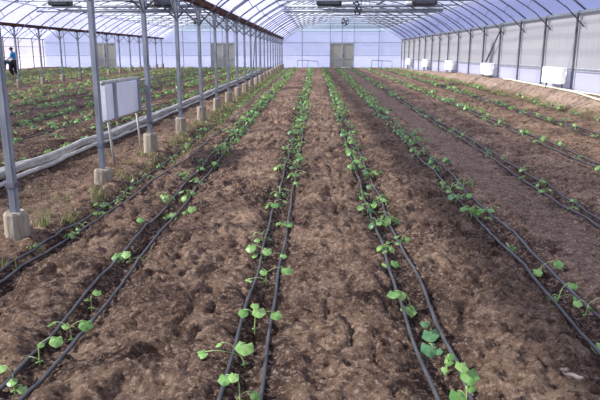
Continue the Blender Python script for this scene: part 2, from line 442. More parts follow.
# end wall with a gable per bay, a door in each
YW = Y_END+.04; SHEET = CAMZ+1.83
b = MB(); g = MB(); fr = MB()
for bi, (x0, x1, bn) in enumerate(BAYS):
    c = (x0+x1)/2
    P = [p for p in arch_pts(x0, x1, 40, .02)]
    low = [p for p in P if p[1] <= SHEET+1e-6]
    left = [p for p in low if p[0] < c]; right = [p for p in low if p[0] > c]
    poly = [(x0, .40)]+[(x0,EAVE)]+left+right+[(x1,EAVE)]+[(x1,.40)]
    dz = CAMZ+.80
    # wall polygon in three pieces around the door opening
    dx0, dx1 = c-1.0, c+1.0
    b.add([(x0,YW,.40),(dx0,YW,.40),(dx0,YW,left[-1][1])]+[(p[0],YW,p[1]) for p in left[::-1]]+[(x0,YW,EAVE)], [tuple(range(4+len(left)))])
    b.add([(dx1,YW,.40),(x1,YW,.40),(x1,YW,EAVE)]+[(p[0],YW,p[1]) for p in right[::-1]]+[(dx1,YW,right[0][1])], [tuple(range(4+len(right)))])
    b.add([(dx0,YW,dz),(dx1,YW,dz),(dx1,YW,left[-1][1]),(dx0,YW,left[-1][1])], [(0,1,2,3)])
    gp = [p for p in P if p[1] >= left[-1][1]-1e-6]
    g.add([(p[0], YW, p[1]) for p in gp], [tuple(range(len(gp)))])
    for fx in (-3.35, -1.0, 0, 1.0, 3.1):
        zt = arch_z(c+fx, x0, x1) 
        fr.box((c+fx, YW-.05, (zt+(.5 if fx else dz))/2), (.05,.05,zt-(.5 if fx else dz)))
    for hz in (dz, CAMZ-.26):
        for (q0, q1) in (((x0, x1),) if hz == dz else ((x0, dx0), (dx1, x1))):
            fr.box(((q0+q1)/2, YW-.06, hz), (q1-q0-.08, .04, .045))
    for hz in (left[-1][1], left[-1][1]+.22, left[-1][1]+.5):
        hw = 3.6 if hz < left[-1][1]+.1 else (3.1 if hz < left[-1][1]+.3 else 2.4)
        fr.box((c, YW-.06, hz), (2*hw, .04, .035))
wb = b.build('wall_back', M['film_end']); wb['kind'] = 'structure'
g.build('gable_film', M['film_gable'], wb); fr.build('wall_frame', M['steel'], wb)
for bi, (x0, x1, bn) in enumerate(BAYS):
    c = (x0+x1)/2; dz = CAMZ+.80; z0 = gz(c, YW)+.02
    t = MB(); t.box((c, YW, (z0+dz-.03)/2), (1.96, .03, dz-.03-z0))
    d = t.build('door_%d' % (bi+1), M['door']); d['kind'] = 'structure'
    f = MB()
    for fx in (-.96, -.03, .03, .96): f.box((c+fx, YW-.045, (z0+dz)/2), (.05, .04, dz-z0-.06))
    for fz in (z0+.05, (z0+dz)/2-.25, dz-.06):
        for s in (-1, 1): f.box((c+s*.5, YW-.045, fz), (.86, .04, .05))
    f.build('door_frame', M['alu'], d)
    h = MB(); h.box((c+.12, YW-.09, z0+.95), (.05,.05,.22)); h.build('door_handle', M['dark'], d)
# low pipe stands in front of the end wall
for (px, lab) in ((-.6, 'low thin pipe frame at the foot of the end wall left of the double door'), (5.6, 'low thin pipe frame at the foot of the end wall right of the double door')):
    b = MB(); z0 = gz(px, 53.3)
    b.tube([(px-.85,53.3,z0-.05),(px-.85,53.3,z0+.62),(px-.85+.02,53.3,z0+.64),(px+.85,53.3,z0+.55),(px+.85,53.3,z0-.05)], .028, 6)
    b.tube([(px,53.3,z0-.05),(px,53.3,z0+.6)], .022, 6)
    tag(b.build('pipe_frame', M['steel_dark']), lab, 'pipe frame')

# ------------------------------------------------------------------ hanging equipment
def lattice(x0, x1, yv, z, lab):
    t = empty('ceiling_beam', ((x0+x1)/2, yv, z), lab, 'beam'); hw = (x1-x0)/2
    for dz in (0, -.17):
        b = MB(); b.tube([(-hw,0,dz),(hw,0,dz)], .045, 8); b.build('rail', M['steel'], t, True)
    b = MB(); n = int(hw*2/.5)
    for i in range(n):
        xa = -hw+2*hw*i/n; xb = -hw+2*hw*(i+1)/n
        b.tube([(xa,0,0 if i%2 else -.17),(xb,0,-.17 if i%2 else 0)], .010, 5)
    b.build('web', M['alu'], t, True)
BY = 26.0
lattice(-1.3, 5.1, BY, CAMZ+1.80, 'grey metal double rail hung under the roof of the right-hand bay')
lattice(-11.3, -4.6, BY, CAMZ+1.80, 'grey metal double rail hung under the roof of the middle bay')
def unit(x, z, w, h, lab, body='dark', pale=True):
    t = empty('heater_unit', (x, BY, z), lab, 'heater')
    b = MB(); b.box((0,0,0), (w,.5,h), bev=.03); b.build('housing', M[body], t)
    b = MB()
    for i in range(6): b.box((0, -.262, -h*.36+i*h*.145), (w*.8,.02,.02))
    b.build('grille', M['steel_dark'], t)
    if pale:
        b = MB(); b.box((-w/2-.13,0,-.02), (.22,.34,h*.7), bev=.03); b.build('motor_cover', M['white_metal'], t)
unit(.55, CAMZ+1.99, 1.0, .32, 'dark rectangular unit on the ceiling rail, left of the round fan', pale=False)
unit(4.35, CAMZ+1.99, .95, .26, 'dark ceiling unit with a white end cover, above the right rows')
unit(-10.3, CAMZ+1.99, .85, .30, 'dark ceiling unit at the left end of the middle bay rail', pale=False)
unit(-6.0, CAMZ+1.99, .85, .32, 'dark ceiling unit with white end cover at the middle bay rail, next to the posts')
def fan(x, yv, z, r, lab):
    t = empty('circulation_fan', (x, yv, z), lab, 'fan')
    b = MB()
    for dy in (-.09, 0, .09): b.tube([(r*math.cos(2*PI*i/20), dy, r*math.sin(2*PI*i/20)) for i in range(21)], .012, 5)
    for i in range(10): a = 2*PI*i/10; b.tube([(0,-.1,0),(r*math.cos(a),-.09,r*math.sin(a))], .006, 4)
    b.build('guard', M['dark'], t)
    b = MB()
    for i in range(4):
        a = 2*PI*i/4+.4; u = Vector((math.cos(a),0,math.sin(a))); w = Vector((-math.sin(a),.35,math.cos(a)))
        P0 = [u*r*.15-w*.05*r, u*r*.15+w*.1*r, u*r*.9+w*.34*r, u*r*.9-w*.16*r]
        b.add([p for p in P0]+[p+Vector((0,.008,0)) for p in P0], [(0,1,2,3),(7,6,5,4),(0,4,5,1),(1,5,6,2),(2,6,7,3),(3,7,4,0)])
    b.build('blades', M['dark'], t)
    b = MB(); b.tube([(0,-.07,0),(0,.14,0)], r*.26, 12); b.build('motor', M['dark'], t)
    b = MB(); b.tube([(0,.05,r),(0,.05,TIE-z if TIE-z > r else r+.12)], .012, 5); b.build('hanger', M['steel_dark'], t)
fan(1.98, 42.6, CAMZ+2.0-.02, .25, 'round dark fan hanging under the far roof above the double door')
fan(-7.8, 42.6, CAMZ+2.0-.02, .25, 'round dark fan hanging under the roof of the middle bay')
fan(1.66, BY-.32, CAMZ+1.96, .17, 'small dark fan on the near ceiling rail beside the dark unit, upper')
fan(1.70, BY-.32, CAMZ+1.60, .15, 'small dark fan hanging just below the near ceiling rail')
# slanting hose from roof to rail
for (p, q, lab) in [((-9.6, BY+.4, CAMZ+2.35), (-5.6, BY+.1, CAMZ+1.72), 'dark slanting pipe under the middle bay roof'),
                    ((2.3, BY+.4, CAMZ+1.78), (3.5, BY+.4, CAMZ+2.45), 'dark slanting pipe under the right-hand bay roof')]:
    b = MB(); b.tube([p, q], .045, 8); tag(b.build('overhead_pipe', M['steel_dark'], smooth=True), lab, 'pipe')

# ------------------------------------------------------------------ wall radiators (white boxes)
def radiator(x, y0, y1, zb, zt, lab, group=None, face=-1, steelframe=False):
    L = y1-y0; h = zt-zb
    t = empty('radiator_box', (x, (y0+y1)/2, zb), lab, 'radiator box', group)
    b = MB(); b.box((0,0,h/2), (.17 if not steelframe else .10, L, h), bev=.012); b.build('casing', M['panel_film' if steelframe else 'white_metal'], t)
    b = MB()
    if steelframe:
        b.tube([(0,-L/2,h+.02),(0,L/2+.03,h+.02)], .035, 8)
        b.tube([(0,-L/2,-.01),(0,L/2,-.01)], .022, 8)
        b.build('header_pipe', M['hose_grey'], t, True)
        for yp in (-L/2+.35, L/2-.04):
            f = MB(); f.box((.062, yp, h/2), (.03,.10,h+.02)); f.build('bracket', M['steel'], t)
        g0 = gz(x, (y0+y1)/2)-zb
        for yp in (-L/2+.12, L/2-.10):
            f = MB(); f.tube([(.01, yp, -.02), (.03, yp+.10, g0+.05)], .018, 6); f.build('leg', M['hose_grey'], t, True)
        f = MB(); f.tube([(0,L/2,h-.03),(.2,L/2+.38,h+.02)], .022, 6); f.build('connecting_pipe', M['hose_grey'], t, True); f = MB(); f.tube([(0,L/2,.03),(.2,L/2+.38,.06)], .018, 6); f.build('connecting_pipe', M['hose_grey'], t, True)
    else:
        f = MB(); f.tube([(.02,-L/2-.10,h-.03),(.02,-L/2-.10,.0)], .02, 6); f.tube([(.02,-L/2,h-.05),(.02,-L/2-.10,h-.05)], .02, 6)
        f.tube([(.02,-L/2,.03),(.02,-L/2-.10,.03)], .02, 6); f.build('connecting_pipe', M['alu'], t, True)
        g0 = gz(x, (y0+y1)/2)-zb
        for yp in (-L/2+.15, L/2-.15):
            f = MB(); f.box((0.02, yp, g0/2-.01), (.04,.04,abs(g0)+.06)); f.build('leg', M['steel_dark'], t)
radiator(-2.98, 8.75, 10.42, CAMZ-.945, CAMZ-.44, 'white radiator box with grey pipe frame between second and third nearest posts', steelframe=True)
rl = ['nearest white radiator box on the right side wall', 'second nearest white radiator box on the right wall', 'third nearest white radiator box on the right wall',
      'fourth white radiator box along the right wall', 'farthest small white radiator box on the right wall']
for k in range(5):
    y0 = 17.95+7.3*k
    radiator(XR-.26, y0+.08, y0+1.60, CAMZ-.88, CAMZ-.42, rl[k])

# ------------------------------------------------------------------ hoses
def xcurve(pts):
    ysx = [p[0] for p in pts]; xx = [p[1] for p in pts]
    return lambda y: float(np.interp(y, ysx, xx))
def run(y0, y1, f0=.14, grow=.02):
    out = [y0]
    while out[-1] < y1: out.append(out[-1]+max(f0, out[-1]*grow))
    out[-1] = y1
    return out
def hose(name, xf, y0, y1, r, mat, lab, cat, group=None, wob=.008, lift=0.0, seed=0, ns=8):
    rs = random.Random(seed); ph = [rs.uniform(0, 6.28) for _ in range(4)]
    Yp = run(y0, y1); pts = []
    for yv in Yp:
        xv = xf(yv) + wob*(math.sin(yv*2.1+ph[0])+.7*math.sin(yv*4.7+ph[1])) 
        pts.append([xv, yv])
    P = np.array(pts)
    zg = np.maximum.reduce([ground(P[:,0]+d, P[:,1]) for d in (-.012, 0, .012)])
    zm = np.max([np.pad(zg, 2, mode='edge')[i:i+len(zg)] for i in range(5)], axis=0)
    zs = np.convolve(np.pad(zm, 3, mode='edge'), np.ones(7)/7, 'valid')
    zz = np.maximum(zs*.75+zg*.25, zg) + r*.6 + lift
    b = MB(); b.tube([(P[i,0], P[i,1], zz[i]) for i in range(len(P))], r, ns)
    return tag(b.build(name, mat, smooth=True), lab, cat, group)
ROWN = ['first row from the left, beside the posts', 'second row from the left', 'row just left of the centre', 'row just right of the centre', 'second row right of the centre',
        'third row right of the centre', 'fourth row right of the centre', 'fifth row right of the centre', 'outermost right row']
TUBES = [
 (xcurve([(2,-2.50),(5.5,-2.47),(7,-2.36),(54,-2.36)]), xcurve([(2,-2.45),(5,-2.40),(7,-2.16),(10,-2.0),(20,-2.03),(54,-2.1)])),
 (xcurve([(2,-1.66),(13,-1.72),(54,-1.72)]), xcurve([(2,-1.46),(6,-1.50),(13,-1.54),(54,-1.54)])),
 (xcurve([(2,-.475),(13,-.42),(54,-.40)]), xcurve([(2,-.285),(13,-.25),(54,-.24)])),
 (xcurve([(2,.64),(6,.61),(13,.585),(25,.66),(54,.68)]), xcurve([(2,.84),(6,.79),(13,.76),(25,.82),(54,.85)])),
 (xcurve([(2,1.70),(13,1.73),(54,1.76)]), xcurve([(2,1.91),(13,1.92),(54,1.95)])),
 (xcurve([(2,2.83),(54,2.85)]), xcurve([(2,3.02),(54,3.02)])),
 (xcurve([(2,4.12),(54,4.12)]), xcurve([(2,4.30),(54,4.30)])),
 (xcurve([(2,5.27),(54,5.27)]), xcurve([(2,5.44),(54,5.44)])),
]
START = [4.2, 2.3, 2.3, 2.3, 3.0, 4.6, 7, 9]
for i, (fa, fb) in enumerate(TUBES):
    for s, f in (('left', fa), ('right', fb)):
        hose('drip_hose', f, START[i], 53.4, .0125, M['drip'], '%s-hand black drip hose in the %s' % (s, ROWN[i].replace(', beside the posts','')), 'drip hose', seed=i*2+(s == 'left'))
# row hoses of the middle bay
for k, rx in enumerate(LROWS[:7]):
    y0 = max(7.5, -rx*1.9)
    hose('drip_hose', (lambda r: (lambda yv: r+.05))(rx), y0, 53.4, .014, M['drip'], 'black drip hose along planted row %s of the middle bay' % ['nearest the posts','second from the posts','third from the posts','fourth from the posts','fifth from the posts','sixth from the posts','seventh from the posts'][k], 'drip hose', seed=60+k, ns=6)
# bundle of pale hoses beside the post line
bx = xcurve([(5,-4.15),(8,-4.02),(10,-3.92),(13,-3.86),(22,-3.8),(54,-3.75)])
for k, (dx, dz) in enumerate([(-.13,.02),(-.04,.03),(.07,.0),(-.09,.095),(.02,.11)]):
    nm = ['back one', 'lower middle one', 'front one', 'upper back one', 'top front one'][k]
    hose('water_hose', (lambda d: (lambda yv: bx(yv)+d))(dx), 5.5, 44, .034, M['hose_grey'], 'pale grey hose of the thick bundle left of the posts, %s' % nm, 'hose', seed=90+k, wob=.013, lift=dz)
hose('water_hose', xcurve([(12,6.85),(16,6.95),(17.5,7.06),(24,7.12)]), 12, 24, .026, M['hose_cream'], 'cream hose lying on the straw bank at the foot of the right wall', 'hose', seed=120)
hose('water_hose', xcurve([(12,6.98),(15,7.06),(17.5,7.14),(20,7.02)]), 12, 19, .018, M['hose_cream'], 'thin cream hose beside the thicker one on the right straw bank', 'hose', seed=121)

# ------------------------------------------------------------------ seedlings
def leaf_geo(size, lobes=True, cup=.30, n=15, rings=2, seed=0):
    """round five-cornered cucumber leaf with a notch at the stalk; local +x points away from the stalk; origin at the stalk"""
    rs = random.Random(seed); vs = [(0, 0, 0)]; fs = []
    for j in range(1, rings+1):
        for i in range(n):
            a = -PI+2*PI*(i+.5)/n
            r = .5*(1+.10*math.cos(5*a)) if lobes else .5*(1-.25*abs(math.sin(a)))
            r *= 1-.35*math.exp(-((abs(a)-PI)/.35)**2)
            r *= 1+rs.uniform(-.04,.04)
            q = j/rings
            xx = r*q*math.cos(a)+.30; yy = r*q*math.sin(a)*1.02
            zz = -cup*q*q*.5+.06*q*math.cos(5*a+.6)*.6+ .10*abs(yy)
            vs.append((xx, yy, zz))
    # centre vertex sits where the veins meet
    vs[0] = (.16, 0, .02)
    for i in range(n): fs.append((0, 1+i, 1+(i+1)%n))
    for j in range(1, rings):
        for i in range(n): fs.append((1+(j-1)*n+i, 1+j*n+i, 1+j*n+(i+1)%n, 1+(j-1)*n+(i+1)%n))
    return [(v[0]*size, v[1]*size, v[2]*size) for v in vs], fs
def stalk(p, q, sag=.02):
    p = Vector(p); q = Vector(q)
    return [p.lerp(q, t)+Vector((0,0,sag*4*t*(1-t))) for t in (0,.25,.5,.75,1)]
def make_seedling(leaves, height, lean, label, group, mats, loc=(0,0,0), scale=1.0, seed=0, cot=True):
    """leaves: (dx, dy, dz, size, yaw, pitch, material)"""
    rs = random.Random(seed)
    t = empty('cucumber_seedling', loc, label, 'seedling', group); t.scale = (scale,)*3
    top = Vector((lean[0], lean[1], height))
    b = MB(); b.tube([(0,0,-.03), (lean[0]*.2, lean[1]*.2, height*.4), (lean[0]*.6, lean[1]*.6, height*.75), tuple(top)], [.0048,.0042,.0036,.003], 6)
    for (dx, dy, dz, sz, yaw, pit, mt) in leaves:
        frac = min(1, max(.35, dz/max(height, .01)*.8))
        a = Vector((lean[0]*frac*frac, lean[1]*frac*frac, height*frac))
        b.tube(stalk(a, (dx, dy, dz), .018), .0022, 5)
    st = b.build('stem', M['stem'], t, True)
    for k, (dx, dy, dz, sz, yaw, pit, mt) in enumerate(leaves):
        v, f = leaf_geo(sz, seed=seed*7+k)
        R = Euler((rs.uniform(-.2,.2), pit, yaw), 'XYZ').to_matrix()
        b = MB(); b.add([R@Vector(p) for p in v], f)
        o = b.build('leaf', M[mt], t, True, loc=(dx, dy, dz))
    if cot:
        for s in (0, PI):
            v, f = leaf_geo(.035, lobes=False, n=8, rings=1)
            R = Euler((0, .1, s+rs.uniform(0,1)), 'XYZ').to_matrix()
            b = MB(); b.add([R@Vector((p[0], p[1]*.6, p[2])) for p in v], f)
            b.build('seed_leaf', M['leaf'], t, True, loc=(lean[0]*.1, lean[1]*.1, height*.32))
    return t

F = 620.0; TH = math.atan(147.5/620)
def g_at(px, py):
    """ground point that the camera sees there, worked out from the plane of the field"""
    dyy = py-46.6; z = 620*1.8/dyy; X_ = (px-315)*z/620; return X_, (z-.405)/.973, z
# plants close to the camera: base, then leaves as (sideways, up) offsets from it, in hundredths of a metre
HERO = [
 # second row from the left
 (14, 392, [(-6,16,6),(-1,8.5,5.5),(4,4,5)], 2, 'seedling at the very front left, cut by the edge, two small round leaves'),
 (38.6, 359.5, [(-10,3.5,7.5),(11,17.5,7.5),(2,15,4)], 2, 'two-leaved seedling over the left hose, leaves spread left and right, front left'),
 (70.5, 329.5, [(-12,13.5,6),(-3,12,5),(10,13,8.5)], 2, 'three-leaved seedling with a bright leaf to the right, third from the front left'),
 (91, 302, [(5,15,6),(-3,9,4.5)], 2, 'slim upright seedling right beside the left hose, fourth from the front left'),
 (130, 258, [(-11,5,9),(-3,8,8),(12,0,9)], 2, 'broad pale seedling bridging both left hoses, three rounded leaves'),
 (141, 224, [(0,6,8)], 2, 'single pale leaf seedling left of the left hose, before the broad one'),
 (170, 212, [(-4,6,8),(4,8,8),(9,3,8)], 2, 'seedling with light leaves between the left hoses, in front of the dense part'),
 (190, 214, [(3,6,9),(-4,2,8),(0,-3,7)], 2, 'seedling with a pale drooping leaf right of the hose in the second left row'),
 # row just left of centre
 (242, 400, [(-7.5,17,7),(-3,18,5.5),(8,7.5,6.5),(-2,3,4.5)], 3, 'front seedling of the left centre row with a raised round leaf and long stalks'),
 (247, 359.5, [(0,14.5,10.5),(-15,16,4.5),(-25,10,7)], 3, 'seedling with one big folded leaf and a long stalk reaching left'),
 (256, 327, [(3,16,8.5),(-7,15,6.5),(14,14,7.5),(.5,20,5)], 3, 'four-leaved seedling with a leaf lying over the right centre hose'),
 (267.5, 278, [(-15.5,2.5,9),(16,12,9),(-2,10,6)], 3, 'seedling with leaves to both sides of the hose pair, left centre row'),
 (266, 255, [(-9,5,6),(2,9,8),(-12,12,9),(16,5,6)], 3, 'leafy seedling in the left centre row behind the one spread over both hoses'),
 # row just right of centre
 (412, 303, [(-2,2.5,11),(-12.5,15,9),(-7,13,6)], 4, 'seedling leaning left over the left hose, right centre row, bright leaf'),
 (433, 326, [(-1,5,10.5),(-5,12,5)], 4, 'blue-green seedling with a pointed leaf on the right centre hose'),
 (434, 341, [(-2,5.5,11),(3,4,6)], 4, 'dark blue-green seedling with drooping leaves in the right centre row'),
 (447.6, 362, [(1,10,5),(-1,5,4),(2,13,4.5)], 4, 'narrow seedling beside the nearest one of the right centre row'),
 (467, 404, [(-4.5,11.5,8.5),(.5,23,9),(-3.5,28,6.5),(1.5,16,5)], 4, 'tallest nearest seedling of the right centre row with big pale leaves'),
 (391, 262, [(-4,4,8),(4,6,7)], 4, 'pale two-leaved seedling touching the left hose of the right centre row'),
 # second row right of centre
 (540, 270, [(-15,4,8),(13,13,8),(-3,6,7)], 5, 'seedling with leaves lying on the hose, second row right of the centre'),
 (557, 293, [(-4,1.5,9.5),(9.5,13,7),(13,3,5)], 5, 'sprawling seedling with a bright leaf on the left hose, front right'),
 (584, 307, [(-6,11,6),(14,13,7),(3,7,5)], 5, 'seedling with a long stalk reaching right, front right edge'),
 (602, 338, [(-2,4,10),(4,7,8)], 5, 'seedling cut by the right edge of the picture, nearest at right'),
 (508, 243, [(-6,2,7),(5,3,8),(0,7,7)], 5, 'bushy seedling on the hose pair, behind the sprawling front right one'),
 (491, 213, [(-9,0,8),(-2,4,11),(4,0,7)], 5, 'seedling with two big round bright leaves, second row right of the centre'),
]
protos_used = []
occupied = []
for i, (px, py, lv, row, lab) in enumerate(HERO):
    X_, Yp, z = g_at(px, py)
    leaves = []
    rs = random.Random(300+i)
    for (a, u, s) in lv:
        a /= 100; u /= 100; s /= 100
        yaw = math.atan2(rs.uniform(-.9,.1), a if abs(a) > .02 else rs.choice([-.02,.02]))
        mt = 'leaf_pale' if (s > .095 or rs.random() < .35) else ('leaf_blue' if 'blue' in lab else 'leaf')
        if 'blue' in lab: mt = 'leaf_blue'
        # origin of the leaf is the stalk end: shift back from leaf centre
        pit = rs.uniform(.3,.9); cv = Euler((0, pit, yaw), 'XYZ').to_matrix()@Vector((.3*s, 0, 0))
        leaves.append((a-cv.x, -cv.y, max(u, .02)-cv.z, s*1.02, yaw, pit, mt))
    h = max(.05, min(.17, max(u for a, u, s in lv)/100*.8))
    make_seedling(leaves, h, (sum(a for a,u,s in lv)/len(lv)/100*.35, .0), lab, None, None, (X_, Yp, gd(X_, Yp)-.004), 1.0, 40+i)
    occupied.append((row, Yp))

# prototypes for all the others
def proto(seed):
    rs = random.Random(seed); n = rs.choice([4,5,5,6]); L = []
    a0 = rs.uniform(0, 6.28)
    for k in range(n):
        an = a0+2*PI*k/n+rs.uniform(-.5,.5); r = rs.uniform(.04,.12); s = rs.uniform(.038,.095)
        L.append((r*math.cos(an), r*math.sin(an), rs.uniform(.05,.15), s, an, rs.uniform(.25,1.25), rs.choice(['leaf','leaf','leaf_pale','leaf_blue'])))
    return L, rs.uniform(.08,.14), (rs.uniform(-.03,.03), rs.uniform(-.03,.03))
spots = []   # (row index, x, y, scale)
for ri in range(9):
    rs = random.Random(500+ri)
    y = [5.3, 7.0, 5.5, 5.2, 6.4, 5.0, 7.0, 8.5, 10][ri]
    k = 0
    while y < 53.2:
        if ri < 8:
            xa = TUBES[ri][k%2](y)
            xx = xa+rs.gauss(0,.035)
        else: xx = ROWX[8]+rs.gauss(0,.05)
        if ri == 0: xx = TUBES[0][0](y)+rs.gauss(.05,.05)
        sc = [.62, .98, .88, .92, .95, .82, .92, .92, .85][ri]*rs.uniform(.75,1.25)*(1+.22*ss(9, 22, y))
        if ri == 5: sc *= .8 if y < 20 else 1
        if rs.random() > (.12 if ri < 5 else .2): spots.append((ri, xx, y, float(sc)))
        y += rs.uniform(.22,.42) if ri < 5 else rs.uniform(.30,.55); k += 1
for ri, rx in enumerate(LROWS):
    rs = random.Random(700+ri); y = 6.0
    while y < 53.2:
        sc = rs.uniform(.6,1.2)*(.85 if ri < 1 else 1.0)*(1+.25*ss(15,30,y))
        if rs.random() > .1: spots.append((9+ri, rx+rs.gauss(0,.15), y, float(sc)))
        y += rs.uniform(.15,.28)
# keep those the camera can see
PSI = math.radians(1.35)
def project(x, y, z):
    rx = x*math.cos(PSI)+y*math.sin(PSI); fy = -x*math.sin(PSI)+y*math.cos(PSI); dz = z-CAMZ
    zc = fy*math.cos(TH)-dz*math.sin(TH); yc = dz*math.cos(TH)+fy*math.sin(TH)
    return 300+F*rx/zc, 200-F*yc/zc, zc
vis = []
for s in spots:
    u, v, zc = project(s[1], s[2], gz(s[1], s[2])+.05)
    if -12 < u < 612 and v < 420: vis.append((s[3]/zc, s))
vis.sort(key=lambda a: -a[0])
P = []
for i in range(8):
    L, h, ln = proto(900+i); P.append((L, h, ln))
roots = []
FULL = 300-len(HERO)
ROWNAME = ['leftmost seedling row beside the posts', 'second seedling row from the left', 'seedling row just left of the centre', 'seedling row just right of the centre', 'second row right of the centre',
        'third row right of the centre', 'fourth row right of the centre', 'fifth row right of the centre', 'outermost right row']
near = sorted([s for _, s in vis[:FULL]], key=lambda s: s[2])
cnt = {}
protoobj = {}
def lbl(s):
    ri = s[0]; n = cnt.get(ri, 0); cnt[ri] = n+1
    if ri < 9:
        nm = ROWNAME[ri]; d = 'behind the front plants of' if ri in (1,2,3,4) else 'of'
        if n < 6: return '%s small seedling %s the %s' % (ordn[n] if ri not in (1,2,3,4) else ['first','second','third','fourth','fifth','sixth'][n], d, nm.replace('seedling row', 'row')), None
        return 'small green seedling farther back in the %s' % nm, 'seedlings farther back in the %s' % nm
    return 'green seedling in the middle bay, seen beyond the post line and hose bundle', 'near seedlings of the middle bay'
trees = {}
for s in near:
    pi = random.randrange(8); lab, grp = lbl(s); z = gd(s[1], s[2])-.004
    if pi not in protoobj:
        o = make_seedling(P[pi][0], P[pi][1], P[pi][2], lab, grp, None, (s[1], s[2], z), s[3], 900+pi, cot=False)
        protoobj[pi] = o
        trees[pi] = {o: [x for x in COL.objects if x.parent == o]}
    else:
        src = protoobj[pi]
        o = src.copy(); COL.objects.link(o)
        for ch in trees[pi][src]:
            c = ch.copy(); COL.objects.link(c); c.parent = o
        o.location = (s[1], s[2], z); o['label'] = lab
        if grp: o['group'] = grp
        elif 'group' in o: del o['group']
        o.scale = (s[3],)*3
    o.rotation_euler = (0, 0, random.uniform(0, 6.28))
# the rest, merged
geo = []
for i in range(8):
    L, h, ln = P[i]; vs = []; fs = []; mi = []
    def addg(v, f, m):
        o_ = len(vs); vs.extend(v); fs.extend([tuple(q+o_ for q in g) for g in f]); mi.extend([m]*len(f))
    top = Vector((ln[0], ln[1], h))
    b = MB(); b.tube([(0,0,-.03), tuple(top)], .004, 3, False)
    for (dx,dy,dz,sz,yaw,pit,mt) in L: b.tube([tuple(top*.7), (dx,dy,dz)], .0025, 3, False)
    addg(b.v, b.f, 1)
    for k, (dx,dy,dz,sz,yaw,pit,mt) in enumerate(L):
        v, f = leaf_geo(sz*1.1, n=7, rings=1, seed=k)
        R = Euler((0, pit, yaw), 'XYZ').to_matrix()
        addg([tuple(R@Vector(p)+Vector((dx,dy,dz))) for p in v], f, {'leaf':0,'leaf_pale':2,'leaf_blue':3}[mt])
    geo.append((np.array(vs), fs, mi))
AV = []; AF = []; AM = []; off = 0
rest = [s for _, s in vis[FULL:]]
Pz = ground(np.array([s[1] for s in rest]), np.array([s[2] for s in rest]))
for s, z in zip(rest, Pz):
    v, f, mi = geo[random.randrange(8)]
    a = random.uniform(0, 6.28); c_, s_ = math.cos(a), math.sin(a)
    w = np.stack([v[:,0]*c_-v[:,1]*s_, v[:,0]*s_+v[:,1]*c_, v[:,2]], 1)*s[3]+np.array([s[1], s[2], z])
    AV.append(w); AF += [tuple(q+off for q in g) for g in f]
    if random.random() < (.65 if s[0] >= 9 else .22): AM += [4 if m != 1 else 1 for m in mi]
    else: AM += mi
    off += len(v)
me = bpy.data.meshes.new('distant_seedlings'); me.from_pydata(np.concatenate(AV).tolist(), [], AF)
for k in ('leaf','stem','leaf_pale','leaf_blue','leaf_far'): me.materials.append(M[k])
me.polygons.foreach_set('material_index', AM); me.update()
o = bpy.data.objects.new('distant_seedlings', me); COL.objects.link(o)
tag(o, 'dense small cucumber seedlings in the far parts of all the rows', 'seedlings', None, 'stuff')

# ------------------------------------------------------------------ weeds, clods, straw (uncountable)
b = MB(); rs = random.Random(5)
def blade(x, y, z, h, w, an, bend):
    dx, dy = math.cos(an), math.sin(an); px, py = -dy*w/2, dx*w/2
    b.add([(x-px,y-py,z-.01),(x+px,y+py,z-.01),(x+dx*bend*.4+px*.7,y+dy*bend*.4+py*.7,z+h*.6),(x+dx*bend*.4-px*.7,y+dy*bend*.4-py*.7,z+h*.6),(x+dx*bend,y+dy*bend,z+h)],[(0,1,2,3),(3,2,4)])
tufts = []
for _ in range(620):
    y = 5.6+rs.random()**1.3*44; tufts.append((rs.gauss(-2.62,.17) if y > 9 else rs.gauss(-2.68,.16), y, 1))
for _ in range(110): y = 9+rs.random()*40; tufts.append((rs.gauss(-2.2,.1), y, 1))
for _ in range(260): y = 12+rs.random()*38; tufts.append((rs.gauss(6.42,.12), y, .7))
for _ in range(30): tufts.append((rs.uniform(-3.7,-3.0), rs.uniform(6,20), .8))
for (cx, cy, sc) in [(-2.45,6.0,1.4),(-2.52,6.2,1.3),(-2.55,7.0,1.5),(-2.4,7.5,1.2),(-2.62,7.25,1.6),(-2.5,4.7,1.2),(-2.6,8.6,1.2),(-2.45,9.3,1.3)]: tufts.append((cx,cy,sc))
TZ = ground(np.array([t[0] for t in tufts]), np.array([t[1] for t in tufts]))
for (cx, cy, sc), z in zip(tufts, TZ):
    if cy < 14 and rs.random() < .5: continue
    if min(abs(cy-p) for p in POSTY) < .2 and abs(cx+2.75) < .16: continue
    for k in range(rs.randint(6,12)):
        blade(cx+rs.gauss(0,.035), cy+rs.gauss(0,.035), z, rs.uniform(.04,.12)*sc, rs.uniform(.006,.014)*sc, rs.uniform(0,6.28), rs.uniform(.02,.09)*sc)
tag(b.build('weeds', M['weed']), 'patchy green and yellow weeds along the posts and the field edge', 'weeds', None, 'stuff')
# crumbs of earth
b = MB(); n = 6500
cy = 2.6+rng.random(n)**1.9*17; cx = (rng.random(n)-.5)*2*(1.6+cy*.52)
sel = (cx > -2.5)&(cx < 6.4)&(rowdist(cx) > .06); cx = cx[sel]; cy = cy[sel]; cz = ground(cx, cy)
ico = [(0,0,1),(0,0,-1)]+[(math.cos(a)*.9, math.sin(a)*.9, .3*(-1)**i) for i, a in enumerate(np.arange(6)*PI/3)]
icf = [(0,2+i,2+(i+1)%6) for i in range(6)]+[(1,2+(i+1)%6,2+i) for i in range(6)]
for x, y, z in zip(cx, cy, cz):
    r = min(.019, .0035+rng.exponential(.0045))
    b.add([(x+v[0]*r*rng.uniform(.7,1.2), y+v[1]*r*rng.uniform(.7,1.2), z+r*.2+v[2]*r*.7) for v in ico], icf)
tag(b.build('soil_crumbs', M['soil']), 'loose brown crumbs of earth scattered over the walkways', 'soil', None, 'stuff')
